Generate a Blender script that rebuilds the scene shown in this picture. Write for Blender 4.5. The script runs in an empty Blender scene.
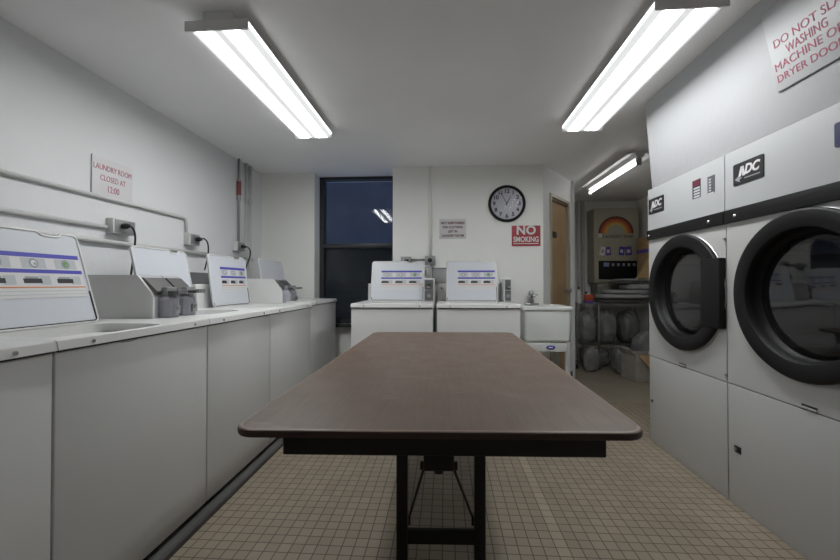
import bpy, bmesh, math, random
from mathutils import Vector, Matrix, noise
random.seed(7)
PI = math.pi
S = bpy.context.scene
C = S.collection

# ------------------------------------------------------------------ materials
MATS = {}
def mat(name, col, rough=0.5, metal=0.0, bump=0.0, bscale=60, var=0.0, vscale=6, coat=0.0, alpha=1.0, spec=0.5, emis=None, estr=0):
    if name in MATS: return MATS[name]
    m = bpy.data.materials.new(name); m.use_nodes = True
    nt = m.node_tree; n = nt.nodes; l = nt.links; b = n['Principled BSDF']
    b.inputs['Base Color'].default_value = (*col, 1)
    b.inputs['Roughness'].default_value = rough
    b.inputs['Metallic'].default_value = metal
    b.inputs['Specular IOR Level'].default_value = spec
    b.inputs['Coat Weight'].default_value = coat
    b.inputs['Alpha'].default_value = alpha
    if emis:
        b.inputs['Emission Color'].default_value = (*emis, 1); b.inputs['Emission Strength'].default_value = estr
    tc = n.new('ShaderNodeTexCoord')
    if var > 0:
        t = n.new('ShaderNodeTexNoise'); t.inputs['Scale'].default_value = vscale; t.inputs['Detail'].default_value = 5
        l.new(tc.outputs['Object'], t.inputs['Vector'])
        r = n.new('ShaderNodeValToRGB')
        r.color_ramp.elements[0].position = .3; r.color_ramp.elements[1].position = .7
        r.color_ramp.elements[0].color = (*[c*(1-var) for c in col], 1)
        r.color_ramp.elements[1].color = (*[min(1, c*(1+var)) for c in col], 1)
        l.new(t.outputs['Fac'], r.inputs['Fac']); l.new(r.outputs['Color'], b.inputs['Base Color'])
    if bump > 0:
        t = n.new('ShaderNodeTexNoise'); t.inputs['Scale'].default_value = bscale; t.inputs['Detail'].default_value = 4
        l.new(tc.outputs['Object'], t.inputs['Vector'])
        bp = n.new('ShaderNodeBump'); bp.inputs['Strength'].default_value = bump; bp.inputs['Distance'].default_value = .004
        l.new(t.outputs['Fac'], bp.inputs['Height']); l.new(bp.outputs['Normal'], b.inputs['Normal'])
    MATS[name] = m
    return m

paint = mat('wall paint', (.73, .74, .745), .55, bump=.25, bscale=25, var=.02, vscale=2)
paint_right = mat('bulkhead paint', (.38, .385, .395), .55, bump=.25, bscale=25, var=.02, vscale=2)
paint_warm = mat('back wall paint', (.86, .86, .83), .6, bump=.2, bscale=25, var=.02, vscale=2)
ceil_m = mat('ceiling paint', (.90, .90, .90), .5, bump=.25, bscale=14, var=.03, vscale=1.5)
enamel = mat('white enamel', (.68, .68, .67), .33, var=.015, vscale=4)
enamel_lid = mat('lid enamel', (.60, .625, .67), .35)
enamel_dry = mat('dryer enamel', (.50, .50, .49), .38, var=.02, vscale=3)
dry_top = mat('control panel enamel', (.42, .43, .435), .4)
greybox = mat('grey casing', (.38, .38, .41), .45)
steel = mat('brushed steel', (.42, .42, .43), .38, metal=.9)
chrome = mat('chrome', (.6, .6, .6), .2, metal=1)
zinc = mat('zinc box', (.34, .35, .35), .45, metal=.6)
galv = mat('painted conduit', (.58, .58, .57), .5)
black = mat('black plastic', (.012, .012, .013), .4)
blackp = mat('black enamel', (.007, .007, .008), .5, spec=.28)
rubber = mat('rubber gasket', (.008, .008, .008), .6)
seam = mat('seam shadow gap', (.05, .05, .05), .8)
redp = mat('sign red', (.34, .012, .022), .4)
redink = mat('red ink', (.40, .10, .15), .6)
dkink = mat('dark red ink', (.13, .035, .05), .6)
signw = mat('sign white', (.66, .65, .66), .45)
white = mat('white plastic', (.75, .75, .75), .35)
blueink = mat('blue ink', (.06, .06, .42), .5)
orange = mat('orange ink', (.62, .22, .06), .5)
greyink = mat('grey ink', (.3, .31, .33), .6)
ltgrey = mat('light grey ink', (.48, .5, .52), .6)
greenink = mat('green ink', (.12, .35, .06), .6)
blackink = mat('black ink', (.02, .02, .025), .6)
dkmetal = mat('dark brown metal', (.02, .018, .017), .45, metal=.3)
wood = mat('door wood', (.42, .28, .15), .5, var=.12, vscale=3)
wood_dk = mat('door head wood', (.16, .10, .055), .6)
cream = mat('cream enamel', (.40, .38, .29), .45)
tub_m = mat('sink plastic', (.76, .78, .76), .35)
card = mat('cardboard', (.42, .28, .14), .85, var=.1)
card_in = mat('box side print', (.42, .40, .36), .8, var=.12, vscale=10)
fabric = mat('grey quilted fabric', (.40, .40, .42), .9, bump=.5, bscale=40, var=.15)
fabric2 = mat('dark folded fabric', (.12, .12, .13), .9, bump=.5, bscale=40, var=.15)
bagm = mat('cloudy plastic film', (.23, .23, .235), .4, bump=1.0, bscale=18, var=.25, vscale=9)
bagd = mat('dark plastic film', (.15, .15, .155), .4, bump=1.0, bscale=18, var=.3, vscale=9)
curb_m = mat('painted curb', (.11, .11, .105), .5, bump=.4, bscale=40, var=.2)
vinyl = mat('beige sheet floor', (.30, .26, .20), .5, var=.06, vscale=3)
ext = mat('outside masonry', (.11, .12, .14), .9, var=.2, vscale=2)
frame_m = mat('dark window frame', (.03, .032, .035), .4)
purple = mat('purple ink', (.13, .08, .36), .6)
yellow = mat('yellow ink', (.65, .45, .08), .6)

def tile_mat():
    m = bpy.data.materials.new('mosaic floor tile'); m.use_nodes = True
    nt = m.node_tree; n = nt.nodes; l = nt.links; b = n['Principled BSDF']
    tc = n.new('ShaderNodeTexCoord')
    mp = n.new('ShaderNodeMapping'); mp.inputs['Location'].default_value = (-.513+.0525*40, .0, 0)
    l.new(tc.outputs['Object'], mp.inputs['Vector'])
    br = n.new('ShaderNodeTexBrick'); br.offset = 0; br.squash = 1
    br.inputs['Scale'].default_value = 1
    br.inputs['Brick Width'].default_value = .0525; br.inputs['Row Height'].default_value = .0520
    br.inputs['Mortar Size'].default_value = .0024; br.inputs['Mortar Smooth'].default_value = .15
    br.inputs['Bias'].default_value = -.1
    br.inputs['Color1'].default_value = (.33, .275, .21, 1); br.inputs['Color2'].default_value = (.29, .24, .18, 1)
    br.inputs['Mortar'].default_value = (.095, .078, .058, 1)
    l.new(mp.outputs['Vector'], br.inputs['Vector'])
    # a lighter run of tiles where two fields of mosaic meet
    sx = n.new('ShaderNodeSeparateXYZ'); l.new(tc.outputs['Object'], sx.inputs['Vector'])
    a = n.new('ShaderNodeMath'); a.operation = 'GREATER_THAN'; a.inputs[1].default_value = .460; l.new(sx.outputs['X'], a.inputs[0])
    c = n.new('ShaderNodeMath'); c.operation = 'LESS_THAN'; c.inputs[1].default_value = .513; l.new(sx.outputs['X'], c.inputs[0])
    d = n.new('ShaderNodeMath'); d.operation = 'MULTIPLY'; l.new(a.outputs[0], d.inputs[0]); l.new(c.outputs[0], d.inputs[1])
    e = n.new('ShaderNodeMath'); e.operation = 'MULTIPLY_ADD'; e.inputs[1].default_value = .22; e.inputs[2].default_value = 1; l.new(d.outputs[0], e.inputs[0])
    ns = n.new('ShaderNodeTexNoise'); ns.inputs['Scale'].default_value = 3; ns.inputs['Detail'].default_value = 4; l.new(tc.outputs['Object'], ns.inputs['Vector'])
    mr = n.new('ShaderNodeMapRange'); mr.inputs['To Min'].default_value = .85; mr.inputs['To Max'].default_value = 1.15; l.new(ns.outputs['Fac'], mr.inputs['Value'])
    f = n.new('ShaderNodeMath'); f.operation = 'MULTIPLY'; l.new(e.outputs[0], f.inputs[0]); l.new(mr.outputs[0], f.inputs[1])
    v = n.new('ShaderNodeVectorMath'); v.operation = 'SCALE'; l.new(br.outputs['Color'], v.inputs[0]); l.new(f.outputs[0], v.inputs['Scale'])
    l.new(v.outputs[0], b.inputs['Base Color'])
    b.inputs['Roughness'].default_value = .5
    bp = n.new('ShaderNodeBump'); bp.inputs['Strength'].default_value = .5; bp.inputs['Distance'].default_value = .002; bp.invert = True
    l.new(br.outputs['Fac'], bp.inputs['Height']); l.new(bp.outputs['Normal'], b.inputs['Normal'])
    return m
tile = tile_mat()

def laminate():
    m = bpy.data.materials.new('brown laminate'); m.use_nodes = True
    nt = m.node_tree; n = nt.nodes; l = nt.links; b = n['Principled BSDF']
    tc = n.new('ShaderNodeTexCoord')
    mp = n.new('ShaderNodeMapping'); mp.inputs['Scale'].default_value = (14, 1.2, 1); l.new(tc.outputs['Object'], mp.inputs['Vector'])
    t = n.new('ShaderNodeTexNoise'); t.inputs['Scale'].default_value = 6; t.inputs['Detail'].default_value = 8; l.new(mp.outputs['Vector'], t.inputs['Vector'])
    r = n.new('ShaderNodeValToRGB')
    r.color_ramp.elements[0].position = .3; r.color_ramp.elements[0].color = (.118, .078, .056, 1)
    r.color_ramp.elements[1].position = .7; r.color_ramp.elements[1].color = (.150, .100, .074, 1)
    l.new(t.outputs['Fac'], r.inputs['Fac'])
    # wear: a few pale scuffs
    mp2 = n.new('ShaderNodeMapping'); mp2.inputs['Scale'].default_value = (2.2, 6, 1); mp2.inputs['Rotation'].default_value = (0, 0, .35); l.new(tc.outputs['Object'], mp2.inputs['Vector'])
    t2 = n.new('ShaderNodeTexNoise'); t2.inputs['Scale'].default_value = 2.4; t2.inputs['Detail'].default_value = 6; l.new(mp2.outputs['Vector'], t2.inputs['Vector'])
    r2 = n.new('ShaderNodeValToRGB'); r2.color_ramp.elements[0].position = .62; r2.color_ramp.elements[1].position = .74
    r2.color_ramp.elements[1].color = (.35, .35, .35, 1); l.new(t2.outputs['Fac'], r2.inputs['Fac'])
    mx = n.new('ShaderNodeMix'); mx.data_type = 'RGBA'; l.new(r2.outputs['Color'], mx.inputs['Factor'])
    l.new(r.outputs['Color'], mx.inputs['A']); mx.inputs['B'].default_value = (.34, .28, .25, 1)
    l.new(mx.outputs['Result'], b.inputs['Base Color'])
    b.inputs['Roughness'].default_value = .36; b.inputs['Specular IOR Level'].default_value = .55
    t3 = n.new('ShaderNodeTexNoise'); t3.inputs['Scale'].default_value = 9; l.new(tc.outputs['Object'], t3.inputs['Vector'])
    mr = n.new('ShaderNodeMapRange'); mr.inputs['To Min'].default_value = .36; mr.inputs['To Max'].default_value = .52; l.new(t3.outputs['Fac'], mr.inputs['Value'])
    l.new(mr.outputs[0], b.inputs['Roughness'])
    return m
lam = laminate()
edge_m = mat('table edge banding', (.070, .036, .027), .4, var=.1, vscale=8)
lip_m = mat('worn pale table lip', (.26, .19, .155), .4)

def lens_mat():
    # a lit prismatic diffuser: two tubes glow through it, brightest right over each tube
    m = bpy.data.materials.new('lit lamp diffuser'); m.use_nodes = True
    nt = m.node_tree; n = nt.nodes; l = nt.links; b = n['Principled BSDF']
    tc = n.new('ShaderNodeTexCoord'); sx = n.new('ShaderNodeSeparateXYZ'); l.new(tc.outputs['Object'], sx.inputs['Vector'])
    ab = n.new('ShaderNodeMath'); ab.operation = 'ABSOLUTE'; l.new(sx.outputs['X'], ab.inputs[0])
    r = n.new('ShaderNodeMapRange'); r.inputs['From Min'].default_value = 0; r.inputs['From Max'].default_value = .15; l.new(ab.outputs[0], r.inputs['Value'])
    cr = n.new('ShaderNodeValToRGB'); e = cr.color_ramp.elements; cr.color_ramp.interpolation = 'EASE'
    e[0].position = 0; e[0].color = (.019, .019, .019, 1)
    e[1].position = 1; e[1].color = (.10, .10, .10, 1)
    for p, v in ((.10, .019), (.30, 1), (.52, 1), (.74, .021), (.90, .021), (.94, .10)):
        q = e.new(p); q.color = (v, v, v, 1)
    l.new(r.outputs[0], cr.inputs['Fac'])
    mu = n.new('ShaderNodeMath'); mu.operation = 'MULTIPLY'; mu.inputs[1].default_value = LENS; l.new(cr.outputs['Color'], mu.inputs[0])
    b.inputs['Base Color'].default_value = (.3, .3, .3, 1); b.inputs['Roughness'].default_value = .4
    b.inputs['Emission Color'].default_value = (.98, 1.0, 1.0, 1); l.new(mu.outputs[0], b.inputs['Emission Strength'])
    return m
LENS = 35.0
lens = lens_mat()
tube_m = mat('lit tube', (.8, .8, .8), .4, emis=(1, .99, .96), estr=7)

def glass_mat(name, tint, a, rough=.03, spec=.5):
    m = mat(name, tint, rough, alpha=a, spec=spec)
    return m
dglass = glass_mat('smoked door glass', (.008, .008, .009), .80, .03, 1.0)
wglass = glass_mat('window glass', (.02, .025, .03), .25, .01, .8)
screen = glass_mat('insect screen', (.07, .08, .078), .72, .9, .1)
def clear_bag():
    return bagm

# ------------------------------------------------------------------ mesh building
class MB:
    def __init__(s): s.bm = bmesh.new(); s.mats = []
    def mi(s, m):
        if m not in s.mats: s.mats.append(m)
        return s.mats.index(m)
    def _add(s, verts, faces, m, smooth=False):
        k = s.mi(m); vs = [s.bm.verts.new(v) for v in verts]; out = []
        for f in faces:
            try: fc = s.bm.faces.new([vs[i] for i in f])
            except ValueError: continue
            fc.material_index = k; fc.smooth = smooth; out.append(fc)
        return vs, out
    def box(s, x0, x1, y0, y1, z0, z1, m, bev=0.0, M=None):
        b = bmesh.new(); bmesh.ops.create_cube(b, size=1)
        for v in b.verts:
            v.co = Vector(((x0+x1)/2+v.co.x*(x1-x0), (y0+y1)/2+v.co.y*(y1-y0), (z0+z1)/2+v.co.z*(z1-z0)))
        if bev > 0: bmesh.ops.bevel(b, geom=b.edges[:], offset=bev, segments=2, profile=.6, affect='EDGES')
        s.merge(b, m, bev > 0, M); return s
    def merge(s, b, m, smooth=False, M=None):
        b.verts.index_update()
        vs = [(M @ v.co if M else v.co.copy()) for v in b.verts]
        s._add(vs, [[v.index for v in f.verts] for f in b.faces], m, smooth); b.free()
    def cyl(s, p, q, r, m, r2=None, seg=20, caps=True, smooth=True):
        p = Vector(p); q = Vector(q); d = (q-p).normalized(); r2 = r if r2 is None else r2
        u = d.orthogonal().normalized(); w = d.cross(u); vs = []
        for c, rr in ((p, r), (q, r2)):
            for i in range(seg):
                a = 2*PI*i/seg; vs.append(c+(u*math.cos(a)+w*math.sin(a))*rr)
        f = [[i, (i+1) % seg, seg+(i+1) % seg, seg+i] for i in range(seg)]
        s._add(vs, f, m, smooth)
        if caps:
            s._add(vs[:seg], [list(range(seg))[::-1]], m); s._add(vs[seg:], [list(range(seg))], m)
        return s
    def tube(s, pts, r, m, seg=10, closed=False):
        P = [Vector(p) for p in pts]; n = len(P); vs = []; up = None
        for i in range(n):
            a = P[(i-1) % n] if (closed or i > 0) else P[i]; b = P[(i+1) % n] if (closed or i < n-1) else P[i]
            d = (b-a).normalized()
            if up is None: up = d.orthogonal().normalized()
            up = (up-d*up.dot(d)); up = up.normalized() if up.length > 1e-5 else d.orthogonal().normalized()
            w = d.cross(up)
            for k in range(seg):
                t = 2*PI*k/seg; vs.append(P[i]+(up*math.cos(t)+w*math.sin(t))*r)
        f = []
        for i in range(n if closed else n-1):
            j = (i+1) % n
            for k in range(seg): f.append([i*seg+k, i*seg+(k+1) % seg, j*seg+(k+1) % seg, j*seg+k])
        if not closed:
            f.append(list(range(seg))[::-1]); f.append([(n-1)*seg+k for k in range(seg)])
        s._add(vs, f, m, True); return s
    def prism(s, poly, axis, a0, a1, m, smooth=False):
        """poly: list of 2D points; axis: 'x','y','z' extrusion axis"""
        def P(u, v, w): return {'x': (w, u, v), 'y': (u, w, v), 'z': (u, v, w)}[axis]
        n = len(poly); vs = [P(u, v, a0) for u, v in poly]+[P(u, v, a1) for u, v in poly]
        f = [list(range(n)), list(range(n, 2*n))[::-1]]+[[i, i+n, (i+1) % n+n, (i+1) % n] for i in range(n)]
        s._add(vs, f, m, smooth); return s
    def lathe(s, prof, c, axis, m, seg=48, smooth=True, chord=None):
        """prof: (radius, height along axis). axis Vector"""
        c = Vector(c); d = Vector(axis).normalized(); u = d.orthogonal().normalized()
        if abs(d.z) < .9: u = Vector((0, 0, 1)).cross(d).normalized()
        w = d.cross(u); vs = []
        for r, h in prof:
            for i in range(seg):
                a = 2*PI*i/seg; vs.append(c+d*h+(u*math.cos(a)+w*math.sin(a))*max(r, 1e-5))
        f = []
        for j in range(len(prof)-1):
            for i in range(seg): f.append([j*seg+i, j*seg+(i+1) % seg, (j+1)*seg+(i+1) % seg, (j+1)*seg+i])
        s._add(vs, f, m, smooth); return s
    def holed(s, x0, x1, z0, z1, cx, cz, rfun, y, m, axis='y', seg=64, hole_depth=0, m2=None):
        """a rectangle with a hole; rfun(angle)->radius"""
        def P(u, v, d=0): return (u, y+d, v) if axis == 'y' else (u, v, y-d)
        inner = []; outer = []
        angs = [2*PI*i/seg for i in range(seg)]
        for qx, qz in ((x0, z0), (x1, z0), (x1, z1), (x0, z1)): angs.append(math.atan2(qz-cz, qx-cx) % (2*PI))
        angs = sorted(set(round(a, 6) for a in angs))
        for a in angs:
            ca, sa = math.cos(a), math.sin(a); r = rfun(a); inner.append((cx+ca*r, cz+sa*r))
            t = 1e9
            if ca > 1e-7: t = min(t, (x1-cx)/ca)
            if ca < -1e-7: t = min(t, (x0-cx)/ca)
            if sa > 1e-7: t = min(t, (z1-cz)/sa)
            if sa < -1e-7: t = min(t, (z0-cz)/sa)
            outer.append((cx+ca*t, cz+sa*t))
        n = len(angs)
        vs = [P(*p) for p in outer]+[P(*p) for p in inner]
        s._add(vs, [[i, (i+1) % n, n+(i+1) % n, n+i] for i in range(n)], m)
        if hole_depth:
            vs = [P(*p) for p in inner]+[P(*p, hole_depth) for p in inner]
            s._add(vs, [[i, (i+1) % n, n+(i+1) % n, n+i] for i in range(n)], m2 or m, True)
        return s
    def xf(s, M):
        for v in s.bm.verts: v.co = M @ v.co
        return s
    def build(s, name, parent=None, recalc=True):
        if recalc: bmesh.ops.recalc_face_normals(s.bm, faces=s.bm.faces[:])
        me = bpy.data.meshes.new(name); s.bm.to_mesh(me); s.bm.free()
        for m in s.mats: me.materials.append(m)
        o = bpy.data.objects.new(name, me); C.objects.link(o)
        if parent: o.parent = parent
        return o

def text_obj(name, txt, size, m, M, parent=None, ext=.0006, bold=0.0, shear=0.0, align='CENTER', sx=1.0, space=1.0, line=1.0):
    cu = bpy.data.curves.new('t', 'FONT'); cu.body = txt; cu.size = size; cu.extrude = ext; cu.offset = bold; cu.shear = shear
    cu.align_x = align; cu.align_y = 'CENTER'; cu.resolution_u = 3; cu.space_character = space; cu.space_line = line
    ob = bpy.data.objects.new('t', cu); C.objects.link(ob)
    dg = bpy.context.evaluated_depsgraph_get(); me = bpy.data.meshes.new_from_object(ob.evaluated_get(dg))
    bpy.data.objects.remove(ob); bpy.data.curves.remove(cu)
    me.transform(M @ Matrix.Diagonal((sx, 1, 1, 1))); me.materials.clear(); me.materials.append(m)
    o = bpy.data.objects.new(name, me); C.objects.link(o)
    if parent: o.parent = parent
    return o
def frameM(o, ux, uy):
    """matrix whose local x,y map to ux,uy at origin o"""
    ux = Vector(ux).normalized(); uy = Vector(uy).normalized(); uz = ux.cross(uy)
    return Matrix(((ux.x, uy.x, uz.x, o[0]), (ux.y, uy.y, uz.y, o[1]), (ux.z, uy.z, uz.z, o[2]), (0, 0, 0, 1)))
def thing(name, label, cat, loc=(0, 0, 0), rz=0, group=None):
    o = bpy.data.objects.new(name, None); C.objects.link(o); o.empty_display_size = .1
    o.location = loc; o.rotation_euler = (0, 0, rz); return tag(o, label, cat, group)
def tag(o, label, cat, group=None):
    o['label'] = label; o['category'] = cat
    if group: o['group'] = group
    return o
def struct(o): o['kind'] = 'structure'; return o
def sub(o, label): o['label'] = label; return o

CEIL = 2.3
# ------------------------------------------------------------------ room shell
m = MB(); m.box(-2.2, 2.9, -1.6, 3.6, -.1, 0, tile); struct(m.build('floor'))
m = MB(); m.box(-2.2, 2.9, 3.6, 4.35, -.1, 0, vinyl); m.box(.98, 2.9, 4.35, 5.9, -.1, 0, vinyl); struct(m.build('floor_back'))
m = MB(); m.box(-2.2, 2.9, -1.6, 4.35, CEIL, CEIL+.1, ceil_m); struct(m.build('ceiling'))
m = MB(); m.box(.98, 2.9, 4.35, 5.9, CEIL, CEIL+.1, ceil_m); struct(m.build('ceiling_nook'))
m = MB(); m.box(-2.15, -1.99, -1.6, 4.2, 0, CEIL, paint); struct(m.build('wall_left'))
# far wall: pier left of the window, wall under and above the window, pier right of it
m = MB(); m.box(-2.15, -1.405, 3.955, 4.35, 0, CEIL, paint_warm)
m.box(-1.405, -.535, 4.10, 4.35, 0, .66, paint_warm)
m.box(-.535, .98, 3.82, 4.35, 0, CEIL, paint_warm)
struct(m.build('wall_back'))
# oblique wall with the door opening
A = Vector((.98, 3.82, 0)); B = Vector((1.512, 4.537, 0)); U = (B-A).normalized(); N = Vector((U.y, -U.x, 0)); L = (B-A).length
MD = Matrix(((U.x, -N.x, 0, A.x), (U.y, -N.y, 0, A.y), (0, 0, 1, 0), (0, 0, 0, 1)))   # local: x along wall, y into the wall
ds0, ds1, dz1 = .17, .745, 2.045
m = MB(); m.box(0, ds0, 0, .12, 0, CEIL, paint); m.box(ds1, L, 0, .12, 0, CEIL, paint); m.box(ds0, ds1, 0, .12, dz1, CEIL, paint)
m.xf(MD); struct(m.build('wall_oblique'))
m = MB(); m.box(.98, 1.50, 4.45, 5.9, 0, CEIL, paint)
m.bm.verts.ensure_lookup_table()
for v in m.bm.verts:
    if v.co.y < 5 and v.co.x < 1.2: v.co.y = 4.9
struct(m.build('wall_nook_left'))
m = MB(); m.box(1.4, 2.9, 5.6, 5.75, 0, CEIL, paint_warm); struct(m.build('wall_nook_back'))
m = MB(); m.box(2.75, 2.9, 2.0, 5.6, 0, CEIL, paint_warm); struct(m.build('wall_nook_right'))
# right wall: plain wall behind the dryers, sloping bulkhead over them
m = MB(); m.box(2.26, 2.75, -1.6, 2.72, 0, CEIL, paint); struct(m.build('wall_right'))
m = MB(); m.box(1.44, 2.26, -1.6, 1.24, 0, 1.763, paint); struct(m.build('wall_right_near'))
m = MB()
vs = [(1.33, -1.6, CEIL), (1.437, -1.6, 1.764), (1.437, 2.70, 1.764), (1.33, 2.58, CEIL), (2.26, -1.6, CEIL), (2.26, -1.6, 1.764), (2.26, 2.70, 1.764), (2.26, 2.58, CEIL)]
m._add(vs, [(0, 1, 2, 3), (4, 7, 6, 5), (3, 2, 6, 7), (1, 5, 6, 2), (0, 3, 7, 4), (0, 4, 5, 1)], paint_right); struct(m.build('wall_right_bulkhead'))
m = MB(); m.box(-2.15, 2.9, -1.75, -1.6, 0, CEIL, paint); struct(m.build('wall_front'))
m = MB(); m.prism([(-1.99, 0), (-1.10, 0), (-1.10, .024), (-1.108, .033), (-1.99, .033)], 'y', -1.0, 3.94, curb_m); struct(m.build('trim_1'))
# baseboard on the end of the oblique wall
m = MB(); m.box(ds1, L+.008, -.012, .0, 0, .09, mat('vinyl base', (.10, .10, .10), .5)); m.xf(MD); struct(m.build('baseboard_oblique'))
# door
m = MB(); m.box(.215, .700, .02, .06, .01, 1.985, wood); m.xf(MD); dr = struct(m.build('door_1'))
m = MB(); m.box(ds0, .213, -.012, .13, 0, dz1, cream); m.box(.702, ds1, -.012, .13, 0, dz1, cream); m.box(.213, .702, -.012, .13, 2.012, dz1, cream); m.box(.213, .702, .0, .08, 1.985, 2.012, wood_dk)
m.xf(MD); m.build('door_frame', dr)
m = MB(); m.cyl((.655, .02, 1.03), (.655, -.03, 1.03), .012, steel); m.lathe([(0, .035), (.02, .03), (.026, .015), (.02, 0), (0, 0)], (.655, -.025, 1.03), (0, -1, 0), steel, 16); m.xf(MD); m.build('door_knob', dr)
m = MB(); m.box(.30, .40, .012, .02, 1.60, 1.66, blackink); m.xf(MD); m.build('door_plate', dr)

# window: dark double-hung sashes
wy = 4.12
m = MB(); x0, x1, z0, z1 = -1.405, -.535, .66, 2.298; fw = .05
m.box(x0, x0+fw, wy-.0, wy+.09, z0, z1, frame_m); m.box(x1-fw, x1, wy, wy+.09, z0, z1, frame_m)
m.box(x0+fw, x1-fw, wy, wy+.09, z1-.03, z1, frame_m); m.box(x0+fw, x1-fw, wy, wy+.09, z0, z0+.05, frame_m)
wn = struct(m.build('window_1'))
m = MB(); zr = 1.53
m.box(x0+fw, x1-fw, wy-.012, wy+.04, zr-.03, zr+.02, frame_m, .003); m.build('meeting_rail', wn)
m = MB(); m.box(x0+fw, x1-fw, wy+.050, wy+.054, zr, z1-.03, wglass); m.build('upper_pane', wn)
m = MB(); m.box(x0+fw, x1-fw, wy+.020, wy+.024, z0+.05, zr-.02, wglass); m.build('lower_pane', wn)
m = MB(); m.box(x0+fw, x1-fw, wy+.070, wy+.072, z0+.05, zr, screen); m.build('insect_screen', wn)
m = MB(); m.box(-1.40, -.54, 4.00, 4.098, .63, .66, frame_m, .004); m.build('window_sill', wn)
# across the light well
m = MB(); m.box(-8, 4, 9.5, 9.8, -1, 7, ext); tag(m.build('masonry_wall'), 'dim grey masonry wall seen outside through the dark window', 'wall')

# ------------------------------------------------------------------ ceiling lamps
def lamp(x, label):
    t = thing('ceiling_lamp', label, 'ceiling light', (x, 2.18, CEIL), 0, 'fluorescent lamps on the main ceiling')
    hw = .14; hl = .61
    m = MB()
    m.prism([(-.065, 0), (.065, 0), (.065, -.035), (hw, -.040), (hw, -.048), (-hw, -.048), (-hw, -.040), (-.065, -.035)], 'y', -hl+.004, hl-.004, white); m.build('housing', t)
    m = MB(); m.prism([(-hw, -.048), (hw, -.048), (hw-.002, -.066), (hw-.02, -.082), (-hw+.02, -.082), (-hw+.002, -.066)], 'y', -hl+.006, hl-.006, lens); m.build('diffuser', t)
    for s in (-1, 1):
        m = MB(); m.box(-hw-.003, hw+.003, s*hl-.005, s*hl+.005, -.088, -.044, mat('lamp end plate', (.75, .74, .74), .5), .001); m.build('end_cap', t)
    return t
lamp(-1.0, 'long boxy ceiling light with two glowing tubes, over the left washer row')
lamp(.995, 'long boxy ceiling light with two glowing tubes, beside the dryer wall')
t = thing('strip_lamp', 'single bare tube strip light on the ceiling of the back nook', 'ceiling light', (1.75, 4.08, CEIL))
m = MB(); m.prism([(-.12, -.035), (-.05, 0), (.05, 0), (.12, -.035), (.12, -.040), (.045, -.022), (.03, -.06), (-.03, -.06), (-.045, -.022), (-.12, -.040)], 'y', -.60, .60, white); m.build('reflector', t)
m = MB(); m.cyl((0, -.565, -.095), (0, .565, -.095), .0125, tube_m); m.build('tube', t)
for s in (-1, 1):
    m = MB(); m.box(-.02, .02, s*.575-.012, s*.575+.012, -.125, -.055, mat('lamp end cap', (.3, .3, .3), .5), .002); m.build('tube_holder', t)

# ------------------------------------------------------------------ washers
def rr(w, h, r, k=5, cx=0, cy=0):
    pts = []
    for (sx, sy, a0) in ((1, 1, 0), (-1, 1, 90), (-1, -1, 180), (1, -1, 270)):
        for i in range(k+1):
            a = math.radians(a0+90*i/k); pts.append((cx+sx*(w/2-r)+r*math.cos(a), cy+sy*(h/2-r)+r*math.sin(a)))
    return pts
D = .72
def sticker(parent, M, w):
    """instruction label on a lid; local x right, y up, z out of the lid"""
    m = MB(); e = .0012
    def b(u0, u1, v0, v1, mm, k=1): m.box(u0*w, u1*w, v0, v1, 0, e*k, mm)
    b(.0, 1, .0, .155, signw, .5)
    b(0, 1, .140, .155, blueink); b(0, 1, .085, .098, blueink); b(0, 1, .034, .038, orange)
    b(.0, 1, .022, .024, ltgrey); b(0, 1, .010, .012, ltgrey)
    for i in range(3):
        u = .03+.34*i
        b(u, u+.24, .102, .137, ltgrey, .8)
        m.cyl(((u+.12)*w, .1195, 0), ((u+.12)*w, .1195, e*1.2), .0165, greyink, seg=18)
        m.cyl(((u+.12)*w, .1195, 0), ((u+.12)*w, .1195, e*1.5), .0105, signw if i < 2 else greenink, seg=14)
        m.cyl(((u+.13)*w, .1175, 0), ((u+.13)*w, .1175, e*1.8), .005, greyink, seg=10)
        b(u-.02, u+.16, .050, .066, blackink); b(u+.14, u+.25, .045, .076, ltgrey, .8); b(u, u+.13, .066, .073, greyink)
    m.xf(M); return m.build('instruction_label', parent)
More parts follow.
